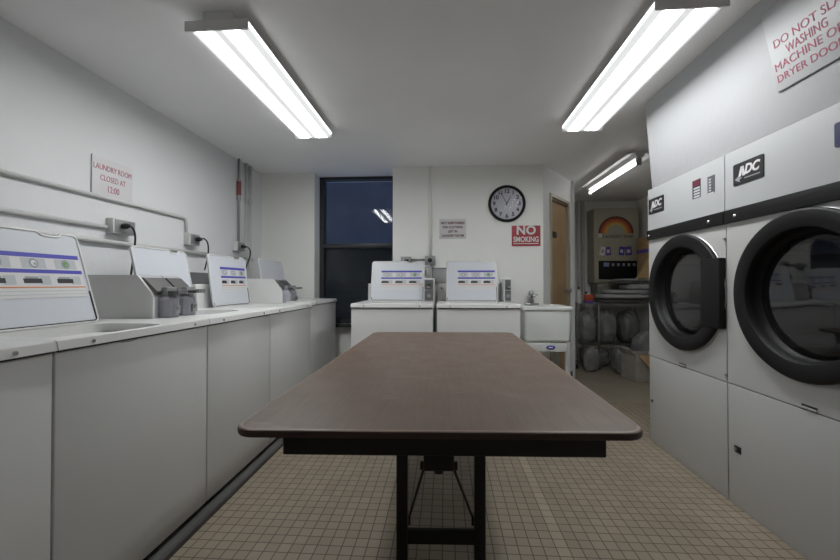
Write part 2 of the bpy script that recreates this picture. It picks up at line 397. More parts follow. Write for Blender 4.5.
def washer(w, label, loc, rz, group, lidx, lb, lt, conx, cony=.515, H=.935, label_on=True, meter=None, wear=False):
    t = thing('washing_machine', label, 'washing machine', loc, rz, group)
    g = .0035
    m = MB(); m.box(g, w-g, .012, D, .022, H-.035, enamel, .004); m.build('cabinet', t)
    m = MB(); m.box(.03, w-.03, .05, D-.03, 0, .022, rubber); m.build('plinth', t)
    # top panel with a drop lip and rounded opening
    m = MB(); ocx = (lidx[0]+lidx[1])/2; ocy = lb-.19
    def rf(a):
        hx, hy = (lidx[1]-lidx[0])/2-.03, .155
        c, s_ = abs(math.cos(a)), abs(math.sin(a)); n = 5
        return 1/(((c/hx)**n+(s_/hy)**n)**(1/n))
    m.holed(.002, w-.002, .012, D, ocx, ocy, rf, H, enamel, axis='z', hole_depth=.04)
    m.prism([(.012, H), (.004, H-.004), (-.002, H-.029), (.0, H-.031), (.0115, H-.031)], 'x', .002, w-.002, enamel)
    m.prism([(.012, H-.0005), (D, H-.0005), (D, H-.031), (.012, H-.031)], 'x', .002, .006, enamel)
    m.prism([(.012, H-.0005), (D, H-.0005), (D, H-.031), (.012, H-.031)], 'x', w-.006, w-.002, enamel)
    m.box(.006, w-.006, D-.004, D, H-.031, H-.0005, enamel)
    m.build('top_panel', t, recalc=True)
    m = MB(); m.box(.006, w-.006, .004, .014, H-.036, H-.031, seam); m.build('seam_strip', t)
    for k in (.11, w-.11):
        m = MB(); m.cyl((k, .003, H-.018), (k, -.004, H-.018), .006, chrome, seg=12); m.build('screw', t)
    m = MB(); m.lathe([(.15, -.34), (.15, -.05), (.165, -.04)], (ocx, ocy, H), (0, 0, 1), steel, 32); m.cyl((ocx, ocy, H-.35), (ocx, ocy, H-.34), .15, steel); m.lathe([(.03, -.34), (.022, -.12), (0, -.10)], (ocx, ocy, H), (0, 0, 1), greybox, 20); m.build('wash_basket', t)
    # lid
    lw = lidx[1]-lidx[0]; dy = lt-lb; dz = .365; ln = math.hypot(dy, dz)
    ML = frameM((lidx[0], lb, H+.006), (1, 0, 0), (0, dy, dz))   # local z of this frame = x × y -> points to -y (outwards)
    r = .02; out = []
    for (cx_, cy_, a0) in ((lw-r, r, -90), (lw-r, ln-r, 0)):
        for i in range(5): a = math.radians(a0+22.5*i); out.append((cx_+r*math.cos(a), cy_+r*math.sin(a)))
    for u, v in ((lw*.86, 0), (lw*.84, -.012), (lw*.81, -.016), (lw*.72, -.016), (lw*.69, -.012), (lw*.66, 0)): out.append((u, ln+v))
    for (cx_, cy_, a0) in ((r, ln-r, 90), (r, r, 180)):
        for i in range(5): a = math.radians(a0+22.5*i); out.append((cx_+r*math.cos(a), cy_+r*math.sin(a)))
    m = MB(); m.prism(out, 'z', -.010, .002, enamel_lid); m.xf(ML); ld = m.build('lid', t)
    m = MB(); m.tube([(u, v, .001) for u, v in out], .0055, enamel, 8, closed=True); m.xf(ML); m.build('lid_rim', ld)
    gk = [(u*.975+lw*.0125, v*.975+ln*.0125, .003) for u, v in out]
    m = MB(); m.tube([(lw*.012, .03, .003), (lw*.012, .012, .003), (lw*.03, .004, .003), (lw*.97, .004, .003), (lw*.988, .012, .003), (lw*.988, ln*.35, .003)], .0035, rubber, 6); m.xf(ML); m.build('gasket', ld)
    if label_on:
        k = .76 if label_on is True else label_on
        sticker(ld, ML @ Matrix.Translation((lw*(.96-k), ln*.29, .003)) @ Matrix.Diagonal((1, 1.15, 1, 1)), lw*k)
    # console behind the lid
    m = MB(); hz = .165; m.prism([(cony, H), (cony+.012, H+hz-.008), (cony+.02, H+hz), (D-.01, H+hz), (D-.01, H)], 'x', conx[0], conx[1], enamel); cn = m.build('console', t)
    m = MB(); m.cyl((conx[0]+.035, cony+.012, H+.12), (conx[0]+.035, cony+.004, H+.12), .008, black, seg=12); m.build('lock', cn)
    if meter:
        a, b_ = meter; yf = .40
        m = MB(); m.box(a, b_, yf, cony+.10, H, H+.212, enamel, .006); mt = m.build('coin_meter', t)
        m = MB(); m.box(a+.006, b_-.008, yf-.008, yf, H+.108, H+.200, mat('dull steel', (.16, .16, .165), .45, metal=.5), .003); m.box(a+.03, b_-.03, yf-.014, yf-.006, H+.15, H+.156, black); m.box(a+.028, a+.05, yf-.02, yf-.006, H+.125, H+.14, steel, .002); sub(m.build('coin_slide', mt), 'dull steel coin slide plate')
        m = MB(); m.box(a+.006, b_-.008, yf-.008, yf, H+.010, H+.102, mat('dull steel', (.16, .16, .165), .45, metal=.5), .003); m.cyl(((a+b_)/2, yf-.006, H+.055), ((a+b_)/2, yf-.014, H+.055), .017, zinc, seg=16); sub(m.build('coin_vault', mt), 'dull steel vault door with round lock')
    return t
XL = -1.13; GL = 'top loading washers in the row along the left wall'
rows = [(.315, 1.026, 'white washer at the near end of the left row, cut off by the frame', (.03, .49), .36, .47, (.0, .5), .515, .935, True),
        (1.026, 1.738, 'white top loading washer with large picture sticker on its raised lid, nearest sign wall', (.03, .494), .36, .47, (.0, .50), .515, .935, .76),
        (1.738, 2.387, 'white top loading washer with plain raised lid, behind the grey coin box', (.182, .605), .49, .57, (.19, .62), .55, .935, False),
        (2.387, 3.127, 'white top loading washer with small blue picture sticker on its lid, in left row', (.083, .555), .45, .50, (.005, .57), .515, .935, .70),
        (3.127, 3.868, 'white top loading washer at the window end of the left row', (.09, .56), .45, .52, (.30, .65), .53, .950, False)]
for i, (y0, y1, lab, lx, lb, lt, cx, cy, HH, st) in enumerate(rows):
    washer(y1-y0, lab, (XL, y0, .033 if True else 0), PI/2, GL, lx, lb, lt, cx, cy, HH-.033, st)
GB = 'white washers standing against the back wall'
washer(.672, 'white washer against the back wall, left one, beside the window', (-.766, 3.0, 0), 0, GB, (.08, .57), .44, .53, (.02, .60), .60, .940, .78, (.575, .668))
washer(.665, 'white washer against the back wall, right one, beside the laundry sink', (-.068, 3.0, 0), 0, GB, (.085, .545), .44, .53, (.0, .63), .60, .940, .74, (.598, .662+.0))

def coin_box(loc, label, w1, w2, d1=.36, d2=.17):
    t = thing('coin_box', label, 'coin box', loc, PI/2, 'grey double coin boxes on the left washer row')
    prof = lambda d: [(0, 0), (0, .105), (.012, .125), (.078, .205), (.088, .209), (d, .209), (d, 0)]
    m = MB(); m.prism(prof(d1), 'x', 0, .012, enamel); m.prism(prof(d1), 'x', .012, w1, greybox); m.build('casing', t)
    m = MB(); m.prism(prof(d2), 'x', w1+.008, w1+w2, greybox); m.build('side_casing', t)
    m = MB(); m.box(-.003, 0, 0.0, .0, 0, 0, greybox)
    for k, (a, b) in enumerate(((.014, w1-.004), (w1+.012, w1+w2-.004))):
        c = (a+b)/2; r = .048 if k == 0 else .042
        # upright rounded vault with a bevelled collar, coin slide mechanism above
        m = MB(); m.lathe([(0, 0), (r, 0), (r, .085), (r-.004, .095), (r-.02, .112), (0, .112)], (c, -.012, .002), (0, 0, 1), mat('vault casing', (.33, .33, .37), .4), 12, smooth=False); v = m.build('coin_vault', t)
        m = MB(); m.box(c-.018, c+.018, -.012-r-.006, -.012-r+.012, .02, .06, steel, .002); m.cyl((c, -.014-r, .045), (c, -.022-r, .045), .009, zinc, seg=12); m.build('vault_lock', v)
        m = MB(); m.box(a, b, .0, .08, .115, .20, blackp)
        Mx = Matrix.Translation((0, 0, .0))
        m = MB(); m.prism([(-.004, .114), (-.010, .130), (.060, .196), (.07, .196), (.05, .150), (.02, .114)], 'x', a, b, mat('slide metal', (.13, .125, .125), .4, metal=.6)); s = m.build('coin_slide', t)
        m = MB(); m.box(c-.03, c+.03, -.085, -.005, .118, .132, mat('slide metal', (.13,)*3), .003); m.box(c-.034, c+.034, -.035, -.005, .112, .15, zinc, .004)
        for q in range(4): m.box(c-.026+q*.0145, c-.018+q*.0145, -.098, -.08, .118, .138, steel, .001)
        m.build('slide_tongue', s)
    return t
coin_box((-1.385, 1.695, .935), 'grey double coin box on the left washers, nearest the table', .150, .125)
coin_box((-1.385, 3.115, .9365), 'grey double coin box on the left washers, farther one near the corner', .105, .12)

# ------------------------------------------------------------------ dryers (local x runs toward the camera, local y into the wall)
def dryer(loc, label, latch, extra):
    w = .735; t = thing('dryer', label, 'dryer', loc, -PI/2, 'stacked height white dryers with black round doors')
    H1, HB0, HB1, H = .598, 1.408, 1.474, 1.763
    cx, cz, R = (.390, 1.05, .347) if latch else (.424, 1.055, .347)
        # open the box at the drum by leaving the front to separate sheets
    m = MB()
    for b in ((.004, .010, .004, .80, 0, H-.01), (w-.010, w-.003, .004, .80, 0, H-.01), (.01, w-.01, .79, .80, 0, H-.01), (.01, w-.01, .004, .80, H-.02, H-.01), (.01, w-.01, .004, .80, 0, .01)):
        m.box(*b, enamel_dry)
    m.build('cabinet', t)
    m = MB(); m.holed(.003, w-.003, H1+.002, HB0, cx, cz, lambda a: .290, 0, enamel_dry, hole_depth=.05); m.build('front_panel', t)
    m = MB(); m.box(.003, w-.003, 0, .01, .012, H1-.003, enamel_dry, .002); lp = m.build('lower_panel', t)
    m = MB()
    if latch: m.cyl((.035, .002, .287), (.035, -.004, .287), .010, black, seg=14)
    else: m.box(.045, .085, -.004, .002, .268, .300, black, .002); m.box(.052, .064, -.006, -.003, .276, .292, steel)
    m.build('panel_lock', lp)
    m = MB(); a = .34 if latch else .40; m.box(a, a+.065, -.002, .006, H1+.012, H1+.020, black); m.box(a, a+.065, -.006, .0, H1+.006, H1+.012, enamel_dry); m.build('latch_slot', t)
    m = MB(); m.box(.003, w-.003, -.014, .004, HB0, HB1, blackp, .002); bd = m.build('black_trim_band', t)
    for k in ((.030, .625) if latch else (.075,)):
        m = MB(); m.lathe([(0, .006), (.006, .005), (.010, .001), (.010, 0)], (k, -.014, (HB0+HB1)/2-.004), (0, -1, 0), chrome, 14); m.build('screw', bd)
    m = MB(); m.prism([(-.006, HB1), (-.004, H), (.02, H), (.02, HB1)], 'x', .003, w-.003, dry_top); cp = m.build('control_panel', t)
    # logo plate
    lx = .022 if latch else .062
    m = MB(); m.prism(rr(.178, .104, .008, 4, lx+.089, 1.637), 'y', -.009, -.004, black); pl = m.build('logo_plate', cp)
    text_obj('logo_letter', 'D', .062, signw, frameM((lx+.091, -.0095, 1.646), (1, 0, 0), (0, 0, 1)), pl, bold=.0022, shear=.25, sx=.95)
    text_obj('logo_letter', 'C', .062, signw, frameM((lx+.132, -.0095, 1.646), (1, 0, 0), (0, 0, 1)), pl, bold=.0022, shear=.25, sx=.95)
    m = MB()
    for (p, q) in (((.030, 1.622), (.048, 1.669)), ((.048, 1.669), (.058, 1.622))):
        (u0, v0), (u1, v1) = p, q
        m.prism([(lx+u0+.005, v0), (lx+u0+.018, v0), (lx+u1+.016, v1), (lx+u1+.001, v1)], 'y', -.0105, -.009, signw)
    m.prism([(lx+.012, 1.612), (lx+.04, 1.630), (lx+.04, 1.618), (lx+.06, 1.616), (lx+.04, 1.606), (lx+.045, 1.594)], 'y', -.0102, -.009, greyink)
    m.box(lx+.07, lx+.160, -.0102, -.009, 1.606, 1.611, greyink); m.build('logo_arrow', pl)
    if extra:
        m = MB(); x0 = .485; m.box(x0, x0+.068, -.0065, -.004, 1.590, 1.695, blackink); m.box(x0+.010, x0+.066, -.0075, -.006, 1.660, 1.692, mat('maroon', (.12, .015, .035), .5))
        for q in range(4): m.box(x0+.012, x0+.064, -.0075, -.006, 1.594+q*.016, 1.604+q*.016, ltgrey)
        sub(m.build('notice_sticker', cp), 'red and black notice sticker')
        m = MB(); x0 = .610; m.box(x0, x0+.055, -.0065, -.004, 1.588, 1.684, mat('charcoal sticker', (.09, .09, .095), .5))
        for q in range(5): m.box(x0+.012, x0+.028, -.0075, -.006, 1.602+q*.015, 1.610+q*.015, ltgrey)
        m.box(x0+.004, x0+.05, -.0075, -.006, 1.588, 1.594, signw); m.build('instruction_label', cp)
    else:
        m = MB(); x0 = .548; m.prism(rr(.14, .09, .008, 4, x0+.07, 1.645), 'y', -.009, -.004, mat('navy plate', (.02, .02, .08), .4)); m.build('selector_plate', cp)
    # door ring: flat rim, rolled outer edge, stepped bowl to the glass
    yo = -.030
    m = MB(); m.lathe([(R-.004, -.004), (R, .004), (R, .022), (R-.004, .027), (R-.010, .029), (.276, .029), (.272, .026), (.268, .0), (.258, -.030), (.250, -.034)], (cx, 0, cz), (0, -1, 0), blackp, 96)
    d = m.build('door', t)
    m = MB(); m.lathe([(R-.002, .0), (R+.004, .002), (R+.004, .006), (R-.002, .009)], (cx, 0, cz), (0, -1, 0), steel, 96); m.build('door_trim_ring', d)
    m = MB(); m.lathe([(.250, -.036), (.250, -.030), (.242, -.026), (.2, -.024), (0, -.022)], (cx, 0, cz), (0, -1, 0), dglass, 64); m.build('door_glass', d)
    if latch:
        m = MB(); m.box(.588, .732, -.034, .0, .868, 1.236, blackp, .006); sub(m.build('door_hinge_plate', d), 'tall black rectangular plate on the door edge')
    m = MB(); m.lathe([(.258, .052), (.262, .06), (.33, .08), (.33, .70), (0, .70)], (cx, 0, cz), (0, 1, 0), mat('drum steel', (.22, .22, .23), .45, metal=.7), 48)
    for k in range(4):
        a = PI/4+k*PI/2; c, s_ = math.cos(a), math.sin(a)
        m.cyl((cx+c*.30, .1, cz+s_*.30), (cx+c*.30, .68, cz+s_*.30), .03, steel, seg=10)
    m.build('drum', t)
    for zz in ((1.33, .63) if latch else (1.33, .70)):
        m = MB(); m.box(w-.018, w-.004, -.006, .002, zz, zz+.008, steel, .001); m.build('clip', t)
    return t
dryer((1.44, 2.757, 0), 'white dryer with black round door and black edge plate, farther, next to the nook', True, True)
dryer((1.44, 2.022, 0), 'white dryer with big black round door nearest the camera, cut off by right edge', False, False)

# ------------------------------------------------------------------ folding table
t = thing('folding_table', 'long brown laminate folding table with rounded corners in the middle of room', 'table', (-.017, 1.755, 0))
W, LN = .970, 1.785
def rrect(w, h, r, z, k=8): return [(x, y, z) for x, y in rr(w, h, r, k)]
def loft(rings, mats_, cap0, cap1):
    m = MB(); n = len(rings[0])
    for a, b, mm in zip(rings[:-1], rings[1:], mats_):
        m._add(list(a)+list(b), [[i, (i+1) % n, n+(i+1) % n, n+i] for i in range(n)], mm, True)
    m._add(rings[0], [list(range(n))[::-1]], cap0); m._add(rings[-1], [list(range(n))], cap1)
    return m
r0 = .055
rings = [rrect(W-.01, LN-.01, r0, .743), rrect(W-.002, LN-.002, r0, .7445), rrect(W, LN, r0, .749), rrect(W, LN, r0, .756), rrect(W-.003, LN-.003, r0, .7595)]
m = loft(rings, [edge_m]*4, edge_m, edge_m); sub(m.build('edge_band', t), 'dark brown rounded edge band')
rings = [rrect(W-.003, LN-.003, r0, .7597), rrect(W-.008, LN-.008, r0, .7615), rrect(W-.020, LN-.020, r0-.004, .7620)]
m = loft(rings, [lip_m, lip_m], lam, lam); m.build('tabletop', t)
hx, hy = .420, .775
m = MB(); e = .02
m.box(-hx, hx, -hy, -hy+e, .652, .743, dkmetal, .004); m.box(-hx, hx, hy-e, hy, .652, .743, dkmetal, .004)
m.box(-hx, -hx+e, -hy+e, hy-e, .652, .743, dkmetal, .004); m.box(hx-e, hx, -hy+e, hy-e, .652, .743, dkmetal, .004); m.xf(Matrix.Translation((.012, 0, 0))); m.build('apron', t)
for sy, yb, (xa, xb) in ((-1, -.455, (-.138, .127)), (1, .50, (-.235, .210))):
    xa += .008; xb += .008
    for x in (xa, xb):
        m = MB(); m.box(x-.019, x+.019, yb-.019, yb+.019, .012, .738, dkmetal, .003); lg = m.build('leg', t)
        m = MB(); m.box(x-.021, x+.021, yb-.021, yb+.021, 0, .02, rubber, .003); m.build('foot_cap', lg)
    m = MB(); m.box(xa+.018, xb-.018, yb-.012, yb+.012, .212, .255, dkmetal, .002); m.build('crossbar', t)
    yb2 = yb+sy*.24
    m = MB()
    xm = (xa+xb)/2-.003
    for s, x in ((-1, xa+.024), (1, xb-.024)):
        m.tube([(xm+s*.042, yb2+.0, .582), (xm+s*.046, yb2+.0, .570), (x, yb-.0, .30), (x, yb, .272)], .0042, dkmetal, 8)
    m.build('brace_rod', t)
    m = MB(); m.box(xm-.042, xm+.042, yb2-.03, yb2+.03, .588, .738, dkmetal, .004); m.cyl((xm-.052, yb2, .590), (xm+.052, yb2, .590), .012, dkmetal, seg=12); m.cyl((xm, yb2, .590), (xm, yb2, .572), .014, dkmetal, seg=12); m.build('brace_bracket', t)

for ch in t.children_recursive:                                   # the top sits very slightly out of square
    for v in ch.data.vertices: v.co.y += .045*v.co.x

# ------------------------------------------------------------------ laundry sink and faucet
t = thing('laundry_sink', 'white plastic laundry tub sink on legs, right of the back washers', 'sink', (.90, 3.35, 0))
m = MB(); x0, x1, y0, y1, zt, zb = -.22, .22, 0, .42, .900, .585
def ring(i0, z, rad=.03): return [(x, y+(y0+y1)/2, z) for x, y in rr(x1-x0-2*i0, y1-y0-2*i0, rad, 5)]
rg = [ring(.035, zb+.0), ring(.022, zb+.02), ring(.012, zt-.03), ring(0, zt-.028), ring(-.002, zt-.005), ring(.004, zt), ring(.03, zt), ring(.036, zt-.008), ring(.05, zb+.04), ring(.08, zb+.02)]
m = loft(rg, [tub_m]*9, tub_m, tub_m); m.build('basin', t)
m = MB(); m.cyl((0, .21, zb+.019), (0, .21, zb+.024), .03, chrome); m.build('drain', t)
m = MB(); m.box(x0+.025, x1-.05, .03, .045, .502, .578, tub_m, .006); ap = m.build('apron', t)
m = MB(); m.lathe([(0, .003), (.030, .003), (.032, 0)], (0, 0, 0), (0, -1, 0), blueink, 24)
m.xf(Matrix.Translation((.03, .030, .540)) @ Matrix.Diagonal((1.25, 1, .6, 1))); m.build('oval_badge', ap)
m = MB(); m.box(.012, .048, .0255, .0275, .535, .545, signw); m.build('badge_mark', ap)
for sx in (x0+.04, x1-.04):
    for sy in (.06, .36):
        m = MB(); m.prism(rr(.045, .045, .008, 2, sx, sy), 'z', 0, .59, mat('leg plastic', (.55, .56, .55), .4)); m.build('leg', t)
m = MB(); m.cyl((0, .21, zb), (0, .21, .32), .02, tub_m); m.tube([(0, .21, .33), (0, .22, .28), (0, .27, .26), (0, .32, .30), (0, .36, .33), (0, .45, .33)], .02, tub_m); m.build('drain_pipe', t)
t = thing('faucet', 'small chrome faucet standing on the back rim of the laundry sink', 'faucet', (.845, 3.745, .900))
m = MB(); m.box(-.07, .07, -.022, .022, 0, .014, chrome, .005); m.build('base_plate', t)
m = MB(); m.lathe([(.026, .012), (.022, .05), (.016, .075), (0, .08)], (0, 0, 0), (0, 0, 1), steel, 20); m.tube([(0, 0, .05), (0, -.02, .10), (0, -.06, .115), (0, -.11, .095), (0, -.125, .075)], .010, chrome); m.build('spout', t)
m = MB(); m.lathe([(.016, .078), (.026, .09), (.026, .12), (.014, .135), (0, .137)], (0, 0, 0), (0, 0, 1), steel, 16); m.box(.0, .06, -.008, .008, .088, .098, chrome, .002); m.build('handle', t)

# ------------------------------------------------------------------ clock
t = thing('wall_clock', 'round black-rimmed wall clock with black numerals on the back wall', 'clock', (.620, 3.82, 1.907))
m = MB(); m.lathe([(.168, .0), (.182, .005), (.186, .018), (.182, .032), (.170, .036), (.160, .030), (.157, .016)], (0, 0, 0), (0, -1, 0), blackp, 64); m.build('rim', t)
m = MB(); m.lathe([(.17, 0), (.17, .012), (0, .012)], (0, 0, 0), (0, -1, 0), mat('clock dial', (.40, .40, .47), .35), 64, smooth=False); dl = m.build('dial', t)
for k in range(1, 13):
    a = k*PI/6
    text_obj('numeral', str(k), .056, blackink, frameM((math.sin(a)*.125, -.0125, math.cos(a)*.125), (1, 0, 0), (0, 0, 1)), dl, bold=.0022)
def hand(name, ang, ln, wd, y):
    m = MB(); m.prism([(-wd, -.02), (wd, -.02), (wd*.6, ln), (-wd*.6, ln)], 'y', y-.0015, y, blackink)
    m.xf(Matrix.Rotation(ang, 4, 'Y')); m.build(name, t)
hand('hour_hand', math.radians(27), .085, .005, -.016); hand('minute_hand', math.radians(-30), .125, .0035, -.019)
m = MB(); m.cyl((0, -.012, 0), (0, -.022, 0), .007, black); m.build('hub', t)
m = MB(); m.lathe([(.158, .029), (.1, .031), (0, .032)], (0, 0, 0), (0, -1, 0), mat('clear cover', (.5, .5, .5), .05, alpha=.06, spec=.6), 48); m.build('clock_glass', t)

# ------------------------------------------------------------------ signs
t = thing('no_smoking_sign', 'red sign with white letters on the back wall below the clock', 'sign', (.811, 3.82, 1.583))
m = MB(); m.prism(rr(.283, .205, .006, 3), 'y', -.005, -.001, redp); m.build('plate', t)
text_obj('no_lettering', 'NO', .120, signw, frameM((0, -.006, .052), (1, 0, 0), (0, 0, 1)), t, bold=.004, space=1.05)
text_obj('smoking_lettering', 'SMOKING', .074, signw, frameM((0, -.006, -.038), (1, 0, 0), (0, 0, 1)), t, bold=.002, sx=.76)
m = MB(); m.box(-.125, .125, -.0062, -.005, -.082, -.074, signw); m.build('underline', t)

t = thing('left_items_sign', 'small white sign with four lines of dark red lettering, middle of back wall', 'sign', (.078, 3.82, 1.661))
m = MB(); m.box(-.135, .135, -.004, -.001, -.102, .102, signw, .001); m.build('plate', t)
for k, (tx, sz) in enumerate((('NOT RESPONSIBLE', .033), ('FOR CLOTHING', .033), ('LEFT IN', .033), ('LAUNDRY ROOM', .033))):
    text_obj('lettering', tx, sz, dkink, frameM((0, -.005, .058-k*.043), (1, 0, 0), (0, 0, 1)), t, bold=.001, sx=.86)

t = thing('laundry_hours_sign', 'white sign with three lines of red lettering on the left wall', 'sign', (-1.99, 2.116, 1.722))
m = MB(); m.box(.001, .005, -.138, .138, -.115, .113, signw, .001); m.box(.001, .006, -.1395, -.136, -.115, .113, greyink); m.build('plate', t)
for k, (tx, sz) in enumerate((('LAUNDRY ROOM', .047), ('CLOSED AT', .047), ('12:00', .055))):
    text_obj('lettering', tx, sz, redink, frameM((.0055, 0, .055-k*.060), (0, 1, 0), (0, 0, 1)), t, sx=.70)

# sign on the sloping bulkhead above the dryers
sl = Vector((1.437-1.33, 0, 1.764-2.3)).normalized(); up_ = -sl
P0 = Vector((1.407, 1.671, 1.91)); right = Vector((0, -1, 0)); nrm = right.cross(up_).normalized()
ctr = P0+right*.33+up_*.165
t = thing('door_warning_sign', 'large white sign with four lines of red lettering above the dryers', 'sign', tuple(ctr))
MS = frameM((0, 0, 0), right, up_)
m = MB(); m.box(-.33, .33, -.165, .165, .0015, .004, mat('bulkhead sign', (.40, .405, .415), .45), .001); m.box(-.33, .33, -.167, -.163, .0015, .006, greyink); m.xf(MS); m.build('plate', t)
LX = 1.671-.33
def ln_(tx, y_l, y_r, zc, h):
    cyy = -((y_l+y_r)/2-LX); wd = abs(y_l-y_r)
    o = text_obj('lettering', tx, h*1.38, redink, Matrix.Identity(4), t)
    xs = [v.co.x for v in o.data.vertices]; sc = wd/(max(xs)-min(xs)); mid = (max(xs)+min(xs))/2
    v_ = (zc-1.91)/up_.z-.165
    o.data.transform(MS @ Matrix.Translation((cyy, v_, .0046)) @ Matrix.Diagonal((sc, 1, 1, 1)) @ Matrix.Translation((-mid, 0, 0)))
ln_('DO NOT SLAM', 1.645, 1.345, 2.092, .034)
ln_('WASHING', 1.600, 1.436, 2.047, .036)
ln_('MACHINE OR', 1.660, 1.385, 2.002, .033)
ln_('DRYER DOORS', 1.660, 1.375, 1.955, .031)

# ------------------------------------------------------------------ conduits, outlets and cords on the left wall
wx = -1.99
def solo(name, mb, label, cat, group=None): return tag(mb.build(name), label, cat, group)
m = MB(); m.tube([(wx+.014, -1.2, 1.597), (wx+.014, 2.70, 1.604), (wx+.014, 2.73, 1.598), (wx+.014, 2.742, 1.570), (wx+.014, 2.745, 1.475)], .011, galv); solo('conduit', m, 'painted conduit high on left wall, bending down at its far end', 'pipe')
m = MB(); m.tube([(wx+.014, -1.2, 1.430), (wx+.014, 2.062, 1.433)], .012, galv); solo('conduit', m, 'painted conduit on left wall running into the nearest outlet box', 'pipe')
m = MB(); m.tube([(wx+.017, -1.2, 1.352), (wx+.017, 3.72, 1.345)], .015, galv); solo('conduit', m, 'painted pipe running low along left wall just above the washer lids', 'pipe')
def outlet(y, z, w, label, rise=.0):
    t = thing('outlet_box', label, 'outlet', (wx, y, z), 0, 'outlet boxes with black cords on the left wall')
    m = MB(); m.box(.001, .05, -w/2, w/2, -.045, .045, galv, .004); m.build('box', t)
    m = MB(); m.box(.05, .054, -w/2+.01, w/2-.01, -.038, .038, zinc, .001); m.build('cover', t)
    return t
def cord(pts, label, plug):
    t = thing('power_cord', label, 'power cord', plug, 0)
    p = Vector(plug)
    m = MB(); m.lathe([(0, -.008), (.017, -.004), (.017, .018), (.010, .038), (0, .04)], (0, 0, 0), (1, 0, 0), black, 14); m.build('plug', t)
    m = MB(); m.tube([(Vector(q)-p) for q in pts], .0055, black, 8); m.build('cable', t)
def sm(pts, k=6):
    P = [Vector(p) for p in pts]; out = []
    for i in range(len(P)-1):
        a = P[max(i-1, 0)]; b = P[i]; c = P[i+1]; d = P[min(i+2, len(P)-1)]
        for j in range(k):
            s = j/k; out.append(.5*((2*b)+(c-a)*s+(2*a-5*b+4*c-d)*s*s+(3*b-a-3*c+d)*s**3))
    return out+[P[-1]]
outlet(2.150, 1.445, .16, 'grey outlet box with black plug, on left wall below the red lettered sign')
cord(sm([(wx+.085, 2.13, 1.448), (wx+.098, 2.15, 1.442), (wx+.102, 2.165, 1.405), (wx+.098, 2.17, 1.34), (wx+.08, 2.17, 1.2), (wx+.06, 2.17, 1.05)]), 'black cord hanging from the outlet nearest the red lettered sign', (wx+.062, 2.13, 1.448))
outlet(2.79, 1.445, .12, 'grey outlet box at the end of the high conduit on left wall')
cord(sm([(wx+.085, 2.80, 1.45), (wx+.105, 2.82, 1.455), (wx+.115, 2.85, 1.42), (wx+.115, 2.855, 1.34), (wx+.10, 2.85, 1.25), (wx+.09, 2.85, 1.21)]), 'black cord arching down behind the washer lid with blue sticker', (wx+.062, 2.80, 1.45))
outlet(3.45, 1.455, .13, 'grey outlet box under the thin vertical conduit, near back corner')
cord(sm([(wx+.085, 3.45, 1.455), (wx+.105, 3.47, 1.452), (wx+.115, 3.50, 1.42), (wx+.11, 3.50, 1.36), (wx+.09, 3.48, 1.28), (wx+.07, 3.47, 1.15)]), 'black cord from the outlet under the vertical conduit', (wx+.062, 3.45, 1.455))
m = MB(); m.tube([(wx+.02, 3.462, CEIL-.001), (wx+.02, 3.462, 1.502)], .012, zinc); solo('conduit', m, 'thin dark vertical conduit dropping from ceiling on left wall near corner', 'pipe')
t = thing('red_valve', 'small red valve on the dark vertical conduit, left wall', 'valve', (wx+.02, 3.462, 1.95))
m = MB(); m.cyl((0, 0, .0), (0, 0, .13), .020, mat('red paint', (.20, .04, .035), .5), seg=14); m.build('body', t)
m = MB(); m.cyl((0, 0, -.05), (0, 0, 0), .018, zinc, seg=14); m.cyl((0, 0, .13), (0, 0, .15), .018, zinc, seg=14); m.build('collar', t)
for yy, lab in ((3.60, 'white vertical water pipe with clamp on left wall, left one'), (3.675, 'white vertical water pipe on left wall, right one nearest corner')):
    m = MB(); m.tube([(wx+.02, yy, CEIL-.001), (wx+.02, yy, .034)], .013, galv)
    m.cyl((wx+.02, yy, 1.90), (wx+.02, yy, 1.95), .018, galv); m.cyl((wx+.02, yy, 2.26), (wx+.02, yy, 2.298), .018, galv); solo('water_pipe', m, lab, 'pipe', 'white water pipes in the back left corner')
m = MB(); m.box(wx+.001, wx+.07, 2.55, 3.08, 1.10, 1.19, steel, .004); solo('drain_trough', m, 'dull metal wall box behind the washer with small blue sticker', 'metal box')

# ------------------------------------------------------------------ back wall services
by = 3.82
m = MB(); m.tube([(-.150, by-.016, CEIL-.001), (-.150, by-.016, 1.385)], .013, paint_warm); solo('conduit', m, 'painted vertical conduit on the back wall between window and clock', 'pipe')
t = thing('outlet_box', 'grey outlet box on back wall under the vertical conduit, right of the pair', 'outlet', (-.150, by, 1.338), 0, 'outlet boxes on the back wall')
m = MB(); m.box(-.052, .052, -.05, -.001, -.047, .047, zinc, .004); m.build('box', t)
m = MB(); m.cyl((0, -.05, 0), (0, -.075, 0), .022, black, seg=14); m.build('plug', t)
t = thing('outlet_box', 'grey outlet box on back wall beside the window edge, left of the pair', 'outlet', (-.395, by, 1.345), 0, 'outlet boxes on the back wall')
m = MB(); m.box(-.052, .052, -.05, -.001, -.032, .032, zinc, .004); m.build('box', t)
m = MB(); m.box(-.012, .028, -.056, -.048, -.018, .004, black, .002); m.build('plug', t)
m = MB(); m.tube([(-.343, by-.022, 1.348), (-.202, by-.022, 1.348)], .009, zinc); solo('conduit', m, 'short horizontal conduit joining the two outlet boxes on back wall', 'pipe')
t = thing('supply_valve', 'silver water supply valve with short hose below the back wall outlet', 'valve', (-.20, by-.05, 1.21))
m = MB(); m.cyl((0, 0, -.03), (0, 0, .03), .016, chrome, seg=14); m.box(-.035, -.01, -.012, .012, -.006, .006, chrome, .002); m.cyl((0, 0, 0), (0, .049, 0), .01, chrome, seg=10); m.build('body', t)
